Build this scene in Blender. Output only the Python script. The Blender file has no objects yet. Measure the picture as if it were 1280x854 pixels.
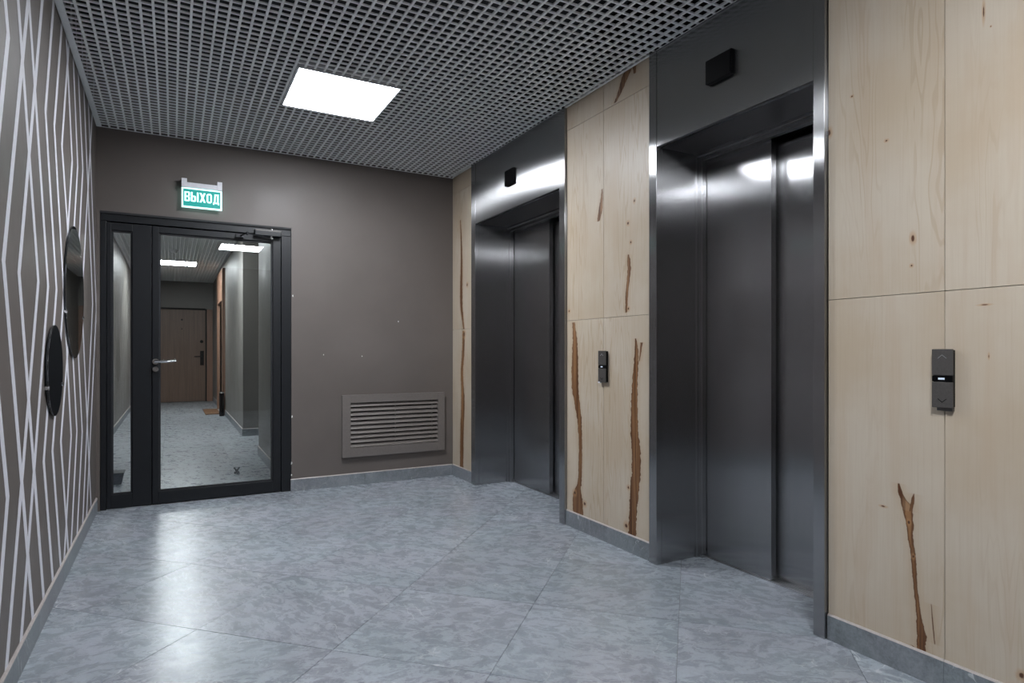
import bpy, bmesh, math, random
from mathutils import Vector, Matrix

random.seed(7)
S = bpy.context.scene
COL = S.collection

# ------------------------------------------------------------------ camera
YAW, FPX, HORIZON, CAM_H = 0.5037, 770.07, 440.38, 1.09
cam_d = bpy.data.cameras.new('camera')
cam_d.sensor_fit = 'HORIZONTAL'
cam_d.sensor_width = 36.0
cam_d.lens = 36.0 * FPX / 1280.0
cam_d.shift_y = (HORIZON - 427.0) / 1280.0
cam_d.clip_start = 0.02
cam = bpy.data.objects.new('camera', cam_d)
COL.objects.link(cam)
cam.location = (0, 0, CAM_H)
cam.rotation_euler = (math.pi / 2, 0, -YAW)
S.camera = cam

# ------------------------------------------------------------------ world and exposure (closed interior, lit by its ceiling lamps)
w = bpy.data.worlds.new('world')
S.world = w
w.use_nodes = True
w.node_tree.nodes['Background'].inputs[0].default_value = (0.8, 0.9, 1, 1)
w.node_tree.nodes['Background'].inputs[1].default_value = 0.02
S.view_settings.view_transform = 'Standard'
S.view_settings.look = 'None'
S.view_settings.gamma = 1.0
S.view_settings.use_curve_mapping = False
S.view_settings.exposure = 1.02
LAMP = 30.0          # lobby ceiling panels
LAMP_C = 27.0        # corridor ceiling panels

# ------------------------------------------------------------------ pixel -> direction -> point on a known plane
SA, CA = math.sin(YAW), math.cos(YAW)


def ray(u, v):
    k = (u - 640.0) / FPX
    return Vector((k * CA + SA, -k * SA + CA, (HORIZON - v) / FPX))


def on_x(u, v, x):
    d = ray(u, v)
    p = d * (x / d.x)
    return Vector((p.x, p.y, p.z + CAM_H))


def on_y(u, v, y):
    d = ray(u, v)
    p = d * (y / d.y)
    return Vector((p.x, p.y, p.z + CAM_H))


# ------------------------------------------------------------------ dimensions (metres)
XL = -0.4477      # left skirting face
XLW = -0.457      # left wall face
XR = 2.176        # right skirting face
XW = 2.184        # wood panel face
XP = 2.166        # lift portal face
YB = 5.046        # back skirting face
YW = 5.056        # back wall face
ZC = 2.635        # underside of the open grid ceiling
YR = -2.2         # rear wall
CX0, CX1, CYE = -0.69, 0.80, 15.3   # corridor


# ------------------------------------------------------------------ material helpers
def new_mat(name):
    m = bpy.data.materials.new(name)
    m.use_nodes = True
    nt = m.node_tree
    b = nt.nodes['Principled BSDF']
    return m, nt, b


def N(nt, kind, **kw):
    n = nt.nodes.new(kind)
    for k, v in kw.items():
        setattr(n, k, v)
    return n


def L(nt, a, b):
    nt.links.new(a, b)


def math_node(nt, op, a, b=None, c=None, clamp=False):
    n = N(nt, 'ShaderNodeMath', operation=op)
    n.use_clamp = clamp
    for i, x in enumerate((a, b, c)):
        if x is None:
            continue
        if isinstance(x, (int, float)):
            n.inputs[i].default_value = x
        else:
            L(nt, x, n.inputs[i])
    return n.outputs[0]


def mix_rgb(nt, fac, a, b, blend='MIX'):
    n = N(nt, 'ShaderNodeMix', data_type='RGBA', blend_type=blend)
    for sock, x in ((n.inputs[0], fac), (n.inputs[6], a), (n.inputs[7], b)):
        if isinstance(x, (int, float)):
            sock.default_value = x
        elif isinstance(x, tuple):
            sock.default_value = (x[0], x[1], x[2], 1)
        else:
            L(nt, x, sock)
    return n.outputs[2]


def obj_coord(nt, scale=(1, 1, 1), loc=None):
    tc = N(nt, 'ShaderNodeTexCoord')
    mp = N(nt, 'ShaderNodeMapping')
    mp.inputs['Scale'].default_value = scale
    L(nt, tc.outputs['Object'], mp.inputs['Vector'])
    if loc is not None:
        L(nt, loc, mp.inputs['Location'])
    return mp.outputs[0]


def noise(nt, vec, scale, detail=4, rough=0.5, dist=0.0):
    n = N(nt, 'ShaderNodeTexNoise')
    n.inputs['Scale'].default_value = scale
    n.inputs['Detail'].default_value = detail
    n.inputs['Roughness'].default_value = rough
    n.inputs['Distortion'].default_value = dist
    L(nt, vec, n.inputs['Vector'])
    return n.outputs['Fac']


def ramp(nt, fac, p0, p1, c0=0.0, c1=1.0):
    n = N(nt, 'ShaderNodeMapRange')
    n.interpolation_type = 'SMOOTHSTEP'
    n.inputs['From Min'].default_value = p0
    n.inputs['From Max'].default_value = p1
    n.inputs['To Min'].default_value = c0
    n.inputs['To Max'].default_value = c1
    L(nt, fac, n.inputs['Value'])
    return n.outputs[0]


def bump(nt, h, b, strength=0.1, dist=0.01):
    n = N(nt, 'ShaderNodeBump')
    n.inputs['Strength'].default_value = strength
    n.inputs['Distance'].default_value = dist
    L(nt, h, n.inputs['Height'])
    L(nt, n.outputs[0], b.inputs['Normal'])


def rand_offset(nt, k=37.0):
    oi = N(nt, 'ShaderNodeObjectInfo')
    m = N(nt, 'ShaderNodeVectorMath', operation='SCALE')
    m.inputs[0].default_value = (1.0, 0.73, 0.41)
    L(nt, math_node(nt, 'MULTIPLY', oi.outputs['Random'], k), m.inputs['Scale'])
    return m.outputs[0], oi.outputs['Random']


def plain(name, col, rough=0.5, metal=0.0, spec=0.5, grain=0.0, gscale=60.0):
    m, nt, b = new_mat(name)
    b.inputs['Roughness'].default_value = rough
    b.inputs['Metallic'].default_value = metal
    b.inputs['Specular IOR Level'].default_value = spec
    v = obj_coord(nt)
    f = noise(nt, v, gscale, 3)
    k = ramp(nt, f, 0.3, 0.7, 1 - grain - 0.02, 1 + grain)
    c = N(nt, 'ShaderNodeVectorMath', operation='SCALE')
    c.inputs[0].default_value = col
    L(nt, k, c.inputs['Scale'])
    L(nt, c.outputs[0], b.inputs['Base Color'])
    return m


def emissive(name, col, strength):
    m, nt, b = new_mat(name)
    b.inputs['Base Color'].default_value = (col[0] * 0.8, col[1] * 0.8, col[2] * 0.8, 1)
    b.inputs['Emission Color'].default_value = (col[0], col[1], col[2], 1)
    b.inputs['Emission Strength'].default_value = strength
    return m


def mat_paint(name, col):
    """satin wall paint with roller texture"""
    m, nt, b = new_mat(name)
    v = obj_coord(nt)
    f = noise(nt, v, 2.2, 5, 0.6)
    g = noise(nt, v, 260, 2, 0.6)
    k = ramp(nt, f, 0.25, 0.75, 0.93, 1.07)
    c = N(nt, 'ShaderNodeVectorMath', operation='SCALE')
    c.inputs[0].default_value = col
    L(nt, k, c.inputs['Scale'])
    L(nt, c.outputs[0], b.inputs['Base Color'])
    L(nt, ramp(nt, f, 0.3, 0.7, 0.42, 0.56), b.inputs['Roughness'])
    b.inputs['Specular IOR Level'].default_value = 0.42
    bump(nt, g, b, 0.12, 0.002)
    return m


def mat_tile(name, base=(0.275, 0.298, 0.332), rough=0.25):
    """grey marbled porcelain: cloudy tone, streaky grain, thin white scratches of veining; every tile its own cut"""
    m, nt, b = new_mat(name)
    off, rnd = rand_offset(nt)
    tc = N(nt, 'ShaderNodeTexCoord')
    rot = N(nt, 'ShaderNodeMapping')
    L(nt, tc.outputs['Object'], rot.inputs['Vector'])
    L(nt, off, rot.inputs['Location'])
    rz = N(nt, 'ShaderNodeCombineXYZ')
    L(nt, math_node(nt, 'MULTIPLY_ADD', math_node(nt, 'FRACT', math_node(nt, 'MULTIPLY', rnd, 7.31)), 1.0, 0.15), rz.inputs['Z'])
    L(nt, rz.outputs[0], rot.inputs['Rotation'])
    v = rot.outputs[0]
    st = N(nt, 'ShaderNodeMapping')
    st.inputs['Scale'].default_value = (1.0, 1.7, 1.0)
    L(nt, v, st.inputs['Vector'])
    s = st.outputs[0]
    cloud = noise(nt, v, 4.5, 3, 0.5, 0.2)
    streak = noise(nt, s, 13.0, 10, 0.74, 0.8)
    fine = noise(nt, v, 95.0, 5, 0.7)
    k = math_node(nt, 'ADD', ramp(nt, cloud, 0.25, 0.75, 0.88, 1.09), ramp(nt, streak, 0.2, 0.8, -0.31, 0.31))
    k = math_node(nt, 'ADD', k, ramp(nt, fine, 0.28, 0.72, -0.16, 0.16))
    k = math_node(nt, 'MULTIPLY', k, math_node(nt, 'MULTIPLY_ADD', rnd, 0.17, 0.92))
    hue = mix_rgb(nt, ramp(nt, noise(nt, v, 2.2, 3, 0.6), 0.35, 0.65), (base[0] * 1.01, base[1] * 0.99, base[2] * 1.0), (base[0] * 0.97, base[1] * 1.01, base[2] * 1.0))
    c = N(nt, 'ShaderNodeVectorMath', operation='SCALE')
    L(nt, hue, c.inputs[0])
    L(nt, k, c.inputs['Scale'])
    col = c.outputs[0]
    # thin pale broken veins where a warped noise crosses its middle, in two families
    for sc, wd, seed in ((1.7, 0.0030, 0.0), (3.1, 0.0042, 5.3)):
        mp = N(nt, 'ShaderNodeMapping')
        mp.inputs['Location'].default_value = (seed, seed * 2, 0)
        L(nt, v, mp.inputs['Vector'])
        vn = noise(nt, mp.outputs[0], sc, 3, 0.5, 1.2)
        line = math_node(nt, 'ABSOLUTE', math_node(nt, 'SUBTRACT', vn, 0.5))
        vein = math_node(nt, 'MULTIPLY', ramp(nt, line, 0.0, wd, 1.0, 0.0), ramp(nt, noise(nt, mp.outputs[0], 5.0, 4), 0.50, 0.62))
        col = mix_rgb(nt, math_node(nt, 'MULTIPLY', vein, 0.75), col, (0.62, 0.64, 0.66))
    L(nt, col, b.inputs['Base Color'])
    L(nt, ramp(nt, streak, 0.3, 0.7, rough - 0.03, rough + 0.08), b.inputs['Roughness'])
    b.inputs['Specular IOR Level'].default_value = 0.5
    bump(nt, fine, b, 0.03, 0.002)
    return m


def mat_steel(name, base=(0.40, 0.40, 0.405), rough=0.235, aniso=-0.80):
    """vertically brushed stainless steel: reflections smear sideways, across the grain"""
    m = bpy.data.materials.new(name)
    m.use_nodes = True
    nt = m.node_tree
    nt.nodes.remove(nt.nodes['Principled BSDF'])
    g = N(nt, 'ShaderNodeBsdfAnisotropic')
    off, rnd = rand_offset(nt, 11.0)
    v = obj_coord(nt, (180, 180, 1.6), off)
    f = noise(nt, v, 1.0, 4, 0.6)
    c = N(nt, 'ShaderNodeVectorMath', operation='SCALE')
    c.inputs[0].default_value = base
    L(nt, ramp(nt, f, 0.3, 0.7, 0.97, 1.03), c.inputs['Scale'])
    L(nt, c.outputs[0], g.inputs['Color'])
    g.inputs['Roughness'].default_value = rough
    g.inputs['Anisotropy'].default_value = aniso
    t = N(nt, 'ShaderNodeTangent', direction_type='RADIAL', axis='Z')
    L(nt, t.outputs[0], g.inputs['Tangent'])
    L(nt, g.outputs[0], nt.nodes['Material Output'].inputs['Surface'])
    return m


def mat_glass(name):
    """clear flat pane: straight-through transmission plus Fresnel mirror"""
    m = bpy.data.materials.new(name)
    m.use_nodes = True
    nt = m.node_tree
    nt.nodes.remove(nt.nodes['Principled BSDF'])
    out = nt.nodes['Material Output']
    lw = N(nt, 'ShaderNodeLayerWeight')
    lw.inputs['Blend'].default_value = 0.5
    p = math_node(nt, 'POWER', lw.outputs['Facing'], 5.0)
    r = math_node(nt, 'MULTIPLY_ADD', p, 0.94, 0.06)
    tr = N(nt, 'ShaderNodeBsdfTransparent')
    tr.inputs[0].default_value = (0.94, 0.965, 0.965, 1)
    gl = N(nt, 'ShaderNodeBsdfGlossy')
    gl.inputs['Roughness'].default_value = 0.0
    mx = N(nt, 'ShaderNodeMixShader')
    L(nt, r, mx.inputs[0])
    L(nt, tr.outputs[0], mx.inputs[1])
    L(nt, gl.outputs[0], mx.inputs[2])
    L(nt, mx.outputs[0], out.inputs['Surface'])
    return m


def mat_maple(name, stains=(), knots=(), tone=1.0):
    """pale maple veneer; stains = heartwood streaks given as (z, centre_y, half_width) lists, knots = (y, z, ry, rz)"""
    m, nt, b = new_mat(name)
    tc = N(nt, 'ShaderNodeTexCoord')
    pos = tc.outputs['Object']
    sep = N(nt, 'ShaderNodeSeparateXYZ')
    L(nt, pos, sep.inputs[0])
    off, rnd = rand_offset(nt, 23.0)
    add = N(nt, 'ShaderNodeVectorMath', operation='ADD')
    L(nt, pos, add.inputs[0])
    L(nt, off, add.inputs[1])
    warp = N(nt, 'ShaderNodeMapping')
    warp.inputs['Scale'].default_value = (1.0, 6.0, 0.55)
    L(nt, add.outputs[0], warp.inputs['Vector'])
    fig = noise(nt, warp.outputs[0], 1.3, 3, 0.5, 0.25)
    rings = math_node(nt, 'SINE', math_node(nt, 'MULTIPLY', fig, 95.0))
    fib = N(nt, 'ShaderNodeMapping')
    fib.inputs['Scale'].default_value = (1.0, 130.0, 3.0)
    L(nt, add.outputs[0], fib.inputs['Vector'])
    fibre = noise(nt, fib.outputs[0], 1.0, 5, 0.65)
    cloud = noise(nt, add.outputs[0], 2.4, 4, 0.55)
    zone = ramp(nt, noise(nt, warp.outputs[0], 0.8, 2), 0.45, 0.6)
    band = noise(nt, warp.outputs[0], 2.6, 3, 0.5)
    col = mix_rgb(nt, ramp(nt, cloud, 0.3, 0.7), (0.48 * tone, 0.393 * tone, 0.29 * tone), (0.54 * tone, 0.472 * tone, 0.38 * tone))
    col = mix_rgb(nt, math_node(nt, 'MULTIPLY', zone, ramp(nt, rings, 0.45, 1.0, 0.0, 0.42)), col, (0.37 * tone, 0.265 * tone, 0.165 * tone))
    col = mix_rgb(nt, ramp(nt, fibre, 0.42, 0.74, 0.0, 0.30), col, (0.43 * tone, 0.34 * tone, 0.245 * tone))
    col = mix_rgb(nt, ramp(nt, band, 0.50, 0.68, 0.0, 0.35), col, (0.47 * tone, 0.365 * tone, 0.262 * tone))
    wob = noise(nt, fib.outputs[0], 0.35, 4, 0.7)
    wob2 = noise(nt, pos, 38.0, 4, 0.6)
    shift = math_node(nt, 'ADD', math_node(nt, 'MULTIPLY', math_node(nt, 'SUBTRACT', wob2, 0.5), 0.030), 0.0)
    total = None
    for pts in stains:
        pts = sorted(pts)
        z0, z1 = pts[0][0], pts[-1][0]
        c0, c1 = min(p[1] for p in pts) - 0.02, max(p[1] for p in pts) + 0.02
        w1 = max(p[2] for p in pts) * 1.2
        t = N(nt, 'ShaderNodeMapRange')
        t.inputs['From Min'].default_value = z0
        t.inputs['From Max'].default_value = z1
        L(nt, sep.outputs['Z'], t.inputs['Value'])
        curves = []
        for k, (lo, hi) in ((1, (c0, c1)), (2, (0.0, w1))):
            fc = N(nt, 'ShaderNodeFloatCurve')
            cv = fc.mapping.curves[0]
            P = [((p[0] - z0) / (z1 - z0), (p[k] - lo) / (hi - lo)) for p in pts]
            cv.points[0].location = P[0]
            cv.points[1].location = P[-1]
            for q in P[1:-1]:
                cv.points.new(*q)
            for q in cv.points:
                q.handle_type = 'AUTO_CLAMPED'
            fc.mapping.update()
            L(nt, t.outputs[0], fc.inputs['Value'])
            curves.append(math_node(nt, 'MULTIPLY_ADD', fc.outputs[0], hi - lo, lo))
        d = math_node(nt, 'ABSOLUTE', math_node(nt, 'ADD', math_node(nt, 'SUBTRACT', sep.outputs['Y'], curves[0]), math_node(nt, 'MULTIPLY', shift, math_node(nt, 'MULTIPLY', curves[1], 45.0, None, True))))
        inside = math_node(nt, 'SUBTRACT', curves[1], d)
        msk = ramp(nt, inside, -0.001, 0.0022)
        # cut the ends of the streak
        e0 = ramp(nt, math_node(nt, 'SUBTRACT', sep.outputs['Z'], z0), -0.002, 0.004)
        e1 = ramp(nt, math_node(nt, 'SUBTRACT', z1, sep.outputs['Z']), -0.002, 0.004)
        msk = math_node(nt, 'MULTIPLY', msk, math_node(nt, 'MULTIPLY', e0, e1))
        halo = math_node(nt, 'MULTIPLY', ramp(nt, inside, -0.035, 0.0, 0.0, 0.35), math_node(nt, 'MULTIPLY', e0, e1))
        col = mix_rgb(nt, halo, col, (0.42 * tone, 0.295 * tone, 0.185 * tone))
        edge = ramp(nt, inside, 0.0005, 0.009)
        inner = mix_rgb(nt, ramp(nt, wob, 0.36, 0.66), (0.075, 0.027, 0.009), (0.30, 0.155, 0.068))
        inner = mix_rgb(nt, edge, (0.10, 0.036, 0.011), inner)
        col = mix_rgb(nt, msk, col, inner)
    for (ky, kz, ry, rz) in knots:
        dy = math_node(nt, 'DIVIDE', math_node(nt, 'SUBTRACT', sep.outputs['Y'], ky), ry)
        dz = math_node(nt, 'DIVIDE', math_node(nt, 'SUBTRACT', sep.outputs['Z'], kz), rz)
        r = math_node(nt, 'SQRT', math_node(nt, 'ADD', math_node(nt, 'MULTIPLY', dy, dy), math_node(nt, 'MULTIPLY', dz, dz)))
        r = math_node(nt, 'ADD', r, math_node(nt, 'MULTIPLY', math_node(nt, 'SUBTRACT', wob2, 0.5), 1.2))
        col = mix_rgb(nt, ramp(nt, r, 1.0, 2.8, 0.5, 0.0), col, (0.42, 0.23, 0.10))
        col = mix_rgb(nt, ramp(nt, r, 0.5, 1.1, 1.0, 0.0), col, (0.08, 0.03, 0.012))
    L(nt, col, b.inputs['Base Color'])
    b.inputs['Roughness'].default_value = 0.42
    b.inputs['Specular IOR Level'].default_value = 0.4
    bump(nt, fibre, b, 0.06, 0.001)
    return m


def mat_brown_wood(name, a=(0.13, 0.066, 0.038), c=(0.19, 0.10, 0.06)):
    m, nt, b = new_mat(name)
    v = obj_coord(nt, (40, 40, 1.2))
    f = noise(nt, v, 1.0, 5, 0.65)
    L(nt, mix_rgb(nt, ramp(nt, f, 0.3, 0.7), a, c), b.inputs['Base Color'])
    b.inputs['Roughness'].default_value = 0.45
    return m


M = {
    'taupe': mat_paint('taupe_wall_paint', (0.126, 0.108, 0.098)),
    'grey_paint': mat_paint('grey_corridor_paint', (0.20, 0.19, 0.175)),
    'white_paint': plain('white_stripe_paint', (0.70, 0.70, 0.76), 0.5, grain=0.03),
    'tile': mat_tile('grey_floor_tile'),
    'tile_c': mat_tile('grey_corridor_tile', (0.285, 0.305, 0.33), 0.27),
    'skirting': mat_tile('grey_skirting_tile', (0.20, 0.217, 0.235), 0.4),
    'grout': plain('dark_grout', (0.09, 0.09, 0.095), 0.9, grain=0.1),
    'bevel': plain('pale_tile_edge', (0.42, 0.38, 0.36), 0.5, grain=0.05),
    'steel': mat_steel('brushed_steel'),
    'steel_iso': mat_steel('satin_steel', (0.36, 0.36, 0.365), 0.32, 0.0),
    'aluminium': plain('ribbed_aluminium', (0.55, 0.56, 0.58), 0.35, 1.0, grain=0.04),
    'chrome': plain('polished_chrome', (0.8, 0.8, 0.8), 0.14, 1.0),
    'black_metal': plain('anthracite_frame_coating', (0.010, 0.0112, 0.0135), 0.38, 0.0, 0.35, grain=0.06),
    'black': plain('black_plastic', (0.002, 0.002, 0.0025), 0.4, 0.0, 0.12, grain=0.05),
    'gap': plain('dark_void', (0.006, 0.006, 0.006), 0.9),
    'rubber': plain('black_rubber', (0.013, 0.014, 0.017), 0.7, grain=0.1),
    'grid': plain('silver_grid_lamella', (0.88, 0.90, 0.905), 0.5, 0.0, 0.4, grain=0.02),
    'plenum': plain('dark_plenum_paint', (0.035, 0.038, 0.042), 0.9, grain=0.15, gscale=6),
    'white': plain('white_plastic', (0.72, 0.72, 0.76), 0.45, grain=0.02),
    'lamp_rim': plain('white_lamp_rim', (0.70, 0.71, 0.74), 0.5, grain=0.01),
    'vent': plain('taupe_vent_metal', (0.155, 0.137, 0.125), 0.42, grain=0.04),
    'button': plain('bronze_button_steel', (0.085, 0.078, 0.073), 0.38, 0.2, grain=0.08, gscale=200),
    'display': emissive('lit_floor_display', (0.75, 0.85, 1.0), 0.12),
    'lamp': emissive('lobby_lamp_diffuser', (0.94, 0.975, 1.03), LAMP),
    'lamp_c': emissive('corridor_lamp_diffuser', (0.95, 0.98, 1.0), LAMP_C),
    'sign_green': emissive('lit_green_sign', (0.0, 0.17, 0.15), 0.75),
    'sign_white': emissive('lit_sign_letters', (0.55, 0.95, 0.90), 0.9),
    'mirror': plain('dark_mirror_glass', (0.30, 0.31, 0.32), 0.02, 1.0),
    'mirror_edge': plain('mirror_black_edge', (0.02, 0.022, 0.024), 0.2),
    'glass': mat_glass('clear_pane'),
    'brown_door': mat_brown_wood('brown_wood_door', (0.125, 0.075, 0.05), (0.175, 0.108, 0.075)),
    'brown_trim': mat_brown_wood('brown_wood_trim', (0.20, 0.11, 0.07), (0.29, 0.16, 0.11)),
    'navy': plain('dark_blue_door_paint', (0.018, 0.022, 0.036), 0.5, grain=0.05),
    'mat': plain('brown_doormat_fibre', (0.17, 0.085, 0.04), 0.95, grain=0.4, gscale=300),
    'chip': plain('bare_plaster', (0.75, 0.74, 0.72), 0.8),
}


# ------------------------------------------------------------------ mesh helpers
def bm_box(bm, x0, x1, y0, y1, z0, z1, bevel=0.0):
    r = bmesh.ops.create_cube(bm, size=1.0)
    vs = r['verts']
    for v in vs:
        v.co = Vector((x0 + (v.co.x + 0.5) * (x1 - x0), y0 + (v.co.y + 0.5) * (y1 - y0), z0 + (v.co.z + 0.5) * (z1 - z0)))
    if bevel > 0:
        es = list({e for v in vs for e in v.link_edges})
        bmesh.ops.bevel(bm, geom=es, offset=bevel, segments=2, affect='EDGES', profile=0.5)


def link(name, me, mat, parent=None, loc=(0, 0, 0)):
    o = bpy.data.objects.new(name, me)
    COL.objects.link(o)
    if mat is not None and len(me.materials) == 0:
        me.materials.append(mat)
    loc = Vector(loc)
    if parent is not None:
        o.parent = parent
        p = parent
        while p is not None:
            loc = loc - p.location
            p = p.parent
    o.location = loc
    return o


def finish(name, bm, mat, parent=None, centre=True, smooth=False):
    """one mesh object out of a bmesh in world coordinates; origin at the base centre"""
    c = Vector((0, 0, 0))
    if centre:
        xs = [v.co for v in bm.verts]
        c = Vector(((min(p.x for p in xs) + max(p.x for p in xs)) / 2, (min(p.y for p in xs) + max(p.y for p in xs)) / 2, min(p.z for p in xs)))
        for v in bm.verts:
            v.co -= c
    bmesh.ops.recalc_face_normals(bm, faces=bm.faces)
    me = bpy.data.meshes.new(name)
    bm.to_mesh(me)
    bm.free()
    if smooth:
        for p in me.polygons:
            p.use_smooth = True
    return link(name, me, mat, parent, c)


def box(name, x0, x1, y0, y1, z0, z1, mat, parent=None, bevel=0.0, centre=True):
    bm = bmesh.new()
    bm_box(bm, min(x0, x1), max(x0, x1), min(y0, y1), max(y0, y1), min(z0, z1), max(z0, z1), bevel)
    return finish(name, bm, M[mat] if isinstance(mat, str) else mat, parent, centre)


def boxes(name, lst, mat, parent=None, bevel=0.0, centre=True):
    bm = bmesh.new()
    for b in lst:
        bm_box(bm, *b, bevel)
    return finish(name, bm, M[mat], parent, centre)


def cyl(bm, p0, p1, r0, r1=None, seg=20):
    r1 = r0 if r1 is None else r1
    p0, p1 = Vector(p0), Vector(p1)
    d = p1 - p0
    mt = Matrix.Translation((p0 + p1) / 2) @ d.to_track_quat('Z', 'Y').to_matrix().to_4x4()
    bmesh.ops.create_cone(bm, cap_ends=True, segments=seg, radius1=r0, radius2=r1, depth=d.length, matrix=mt)


def prism(bm, poly, axis, a0, a1):
    """extrude a 2D polygon along an axis: axis 'x' -> poly is (y,z); 'y' -> (x,z); 'z' -> (x,y)"""
    def P(q, t):
        return {'x': (t, q[0], q[1]), 'y': (q[0], t, q[1]), 'z': (q[0], q[1], t)}[axis]
    A = [bm.verts.new(P(q, a0)) for q in poly]
    B = [bm.verts.new(P(q, a1)) for q in poly]
    n = len(poly)
    bm.faces.new(A)
    bm.faces.new(list(reversed(B)))
    for i in range(n):
        bm.faces.new((A[i], B[i], B[(i + 1) % n], A[(i + 1) % n]))


def tag(o, label, cat, group=None, kind=None):
    o['label'] = label
    o['category'] = cat
    if group:
        o['group'] = group
    if kind:
        o['kind'] = kind
    return o


def thing(name, loc, label, cat, group=None, kind=None):
    o = bpy.data.objects.new(name, None)
    o.empty_display_size = 0.05
    COL.objects.link(o)
    o.location = loc
    return tag(o, label, cat, group, kind)


def clip_poly(poly, x0, x1, y0, y1):
    def cut(P, f, g):
        out = []
        for i in range(len(P)):
            a, b = P[i], P[(i + 1) % len(P)]
            fa, fb = f(a), f(b)
            if fa >= 0:
                out.append(a)
            if (fa >= 0) != (fb >= 0):
                t = fa / (fa - fb)
                out.append((a[0] + (b[0] - a[0]) * t, a[1] + (b[1] - a[1]) * t))
        return out
    for f in (lambda p: p[0] - x0, lambda p: x1 - p[0], lambda p: p[1] - y0, lambda p: y1 - p[1]):
        if not poly:
            break
        poly = cut(poly, f, None)
    return poly


def area(P):
    return abs(sum(P[i][0] * P[(i + 1) % len(P)][1] - P[(i + 1) % len(P)][0] * P[i][1] for i in range(len(P)))) / 2


# ================================================================== STRUCTURE
# ---- lobby floor: grout bed and diagonal tiles
floor = box('floor', XLW - 0.1, 2.66, YR - 0.1, 5.13, -0.06, -0.003, 'grout', centre=False)
tag(floor, 'grey marbled porcelain tile floor of the lift lobby, laid diagonally', 'floor', kind='structure')
T, U0, V0, J = 0.606, 1.982, -0.651, 0.0011
r2 = math.sqrt(2)
for iu in range(-8, 10):
    for iv in range(-12, 10):
        u0, u1 = U0 + iu * T + J, U0 + (iu + 1) * T - J
        v0, v1 = V0 + iv * T + J, V0 + (iv + 1) * T - J
        poly = [((u + v) / r2, (u - v) / r2) for u, v in ((u0, v0), (u1, v0), (u1, v1), (u0, v1))]
        poly = clip_poly(poly, XLW - 0.004, 2.60, YR, 5.10)
        if len(poly) < 3 or area(poly) < 2e-4:
            continue
        bm = bmesh.new()
        dz = random.uniform(-0.0003, 0.0003)
        prism(bm, poly, 'z', -0.012, dz)
        finish('floor_tile', bm, M['tile'], floor)

# ---- left wall with painted zigzag stripes
wl = box('wall_left', XLW - 0.12, XLW, YR, YW, 0, 3.1, 'taupe', centre=False)
tag(wl, 'taupe lobby wall painted with long white zigzag stripes', 'wall', kind='structure')
STR = [
    [(6.3, 0), (10.1, 44), (-18, 330), (9.4, 622), (-3, 780)],
    [(22.5, 0), (47.8, 352), (8.2, 832)],
    [(35, 0), (4.2, 326), (41, 772)],
    [(36, 0), (60, 358), (26.5, 798)],
    [(52.7, 0), (23.6, 341), (54.5, 748)],
    [(67.2, 0), (56.6, 139), (70.5, 362), (54.5, 577), (66, 726)],
    [(77.3, 29), (67.7, 157), (79.6, 367), (88.9, 545), (80.5, 694)],
    [(86.3, 50), (77.2, 181), (90, 366), (75.9, 552), (85.3, 692)],
    [(82.7, 42), (90.1, 202), (79.7, 368), (65.4, 564), (75.8, 708)],
    [(91.2, 66), (97.0, 208), (87.2, 375), (96, 539), (89, 680)],
    [(97.4, 84), (103.4, 212), (94.5, 380), (102.7, 540), (96.3, 668)],
    [(104.4, 104), (115.7, 380), (103.2, 656)],
    [(110.1, 122), (120.3, 388), (108, 648)],
    [(115.4, 138), (102, 376), (113.9, 638)],
]


def ribbon(pts, wdt, x_face):
    """mitred stripe on the left wall from (y,z) points; long edges only change direction at the kinks"""
    # run on past ceiling and skirting
    def ext(a, b, z):
        t = (z - a[1]) / (b[1] - a[1])
        return (a[0] + (b[0] - a[0]) * t, z)
    pts = list(pts)
    if pts[0][1] > 2.0:
        pts[0] = ext(pts[1], pts[0], 3.0)
    if pts[-1][1] < 0.8:
        pts[-1] = ext(pts[-2], pts[-1], 0.05)
    Lf, Rt = [], []
    n = len(pts)
    for i in range(n):
        ds = []
        for a, b in ((i - 1, i), (i, i + 1)):
            if a >= 0 and b < n:
                dx, dz = pts[b][0] - pts[a][0], pts[b][1] - pts[a][1]
                l = math.hypot(dx, dz)
                ds.append((dx / l, dz / l))
        nx = sum(-d[1] for d in ds) / len(ds)
        nz = sum(d[0] for d in ds) / len(ds)
        l2 = nx * nx + nz * nz
        nx, nz = nx / l2 * wdt / 2, nz / l2 * wdt / 2
        Lf.append((pts[i][0] + nx, pts[i][1] + nz))
        Rt.append((pts[i][0] - nx, pts[i][1] - nz))
    bm = bmesh.new()
    A = [(bm.verts.new((x_face, l[0], l[1])), bm.verts.new((x_face, r[0], r[1]))) for l, r in zip(Lf, Rt)]
    B = [(bm.verts.new((x_face + 0.0008, l[0], l[1])), bm.verts.new((x_face + 0.0008, r[0], r[1]))) for l, r in zip(Lf, Rt)]
    for i in range(n - 1):
        bm.faces.new((B[i][0], B[i][1], B[i + 1][1], B[i + 1][0]))
        bm.faces.new((A[i][0], A[i + 1][0], A[i + 1][1], A[i][1]))
        for s in (0, 1):
            bm.faces.new((A[i][s], B[i][s], B[i + 1][s], A[i + 1][s]))
    bm.faces.new((A[0][0], A[0][1], B[0][1], B[0][0]))
    bm.faces.new((A[-1][0], A[-1][1], B[-1][1], B[-1][0]))
    return bm


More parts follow.
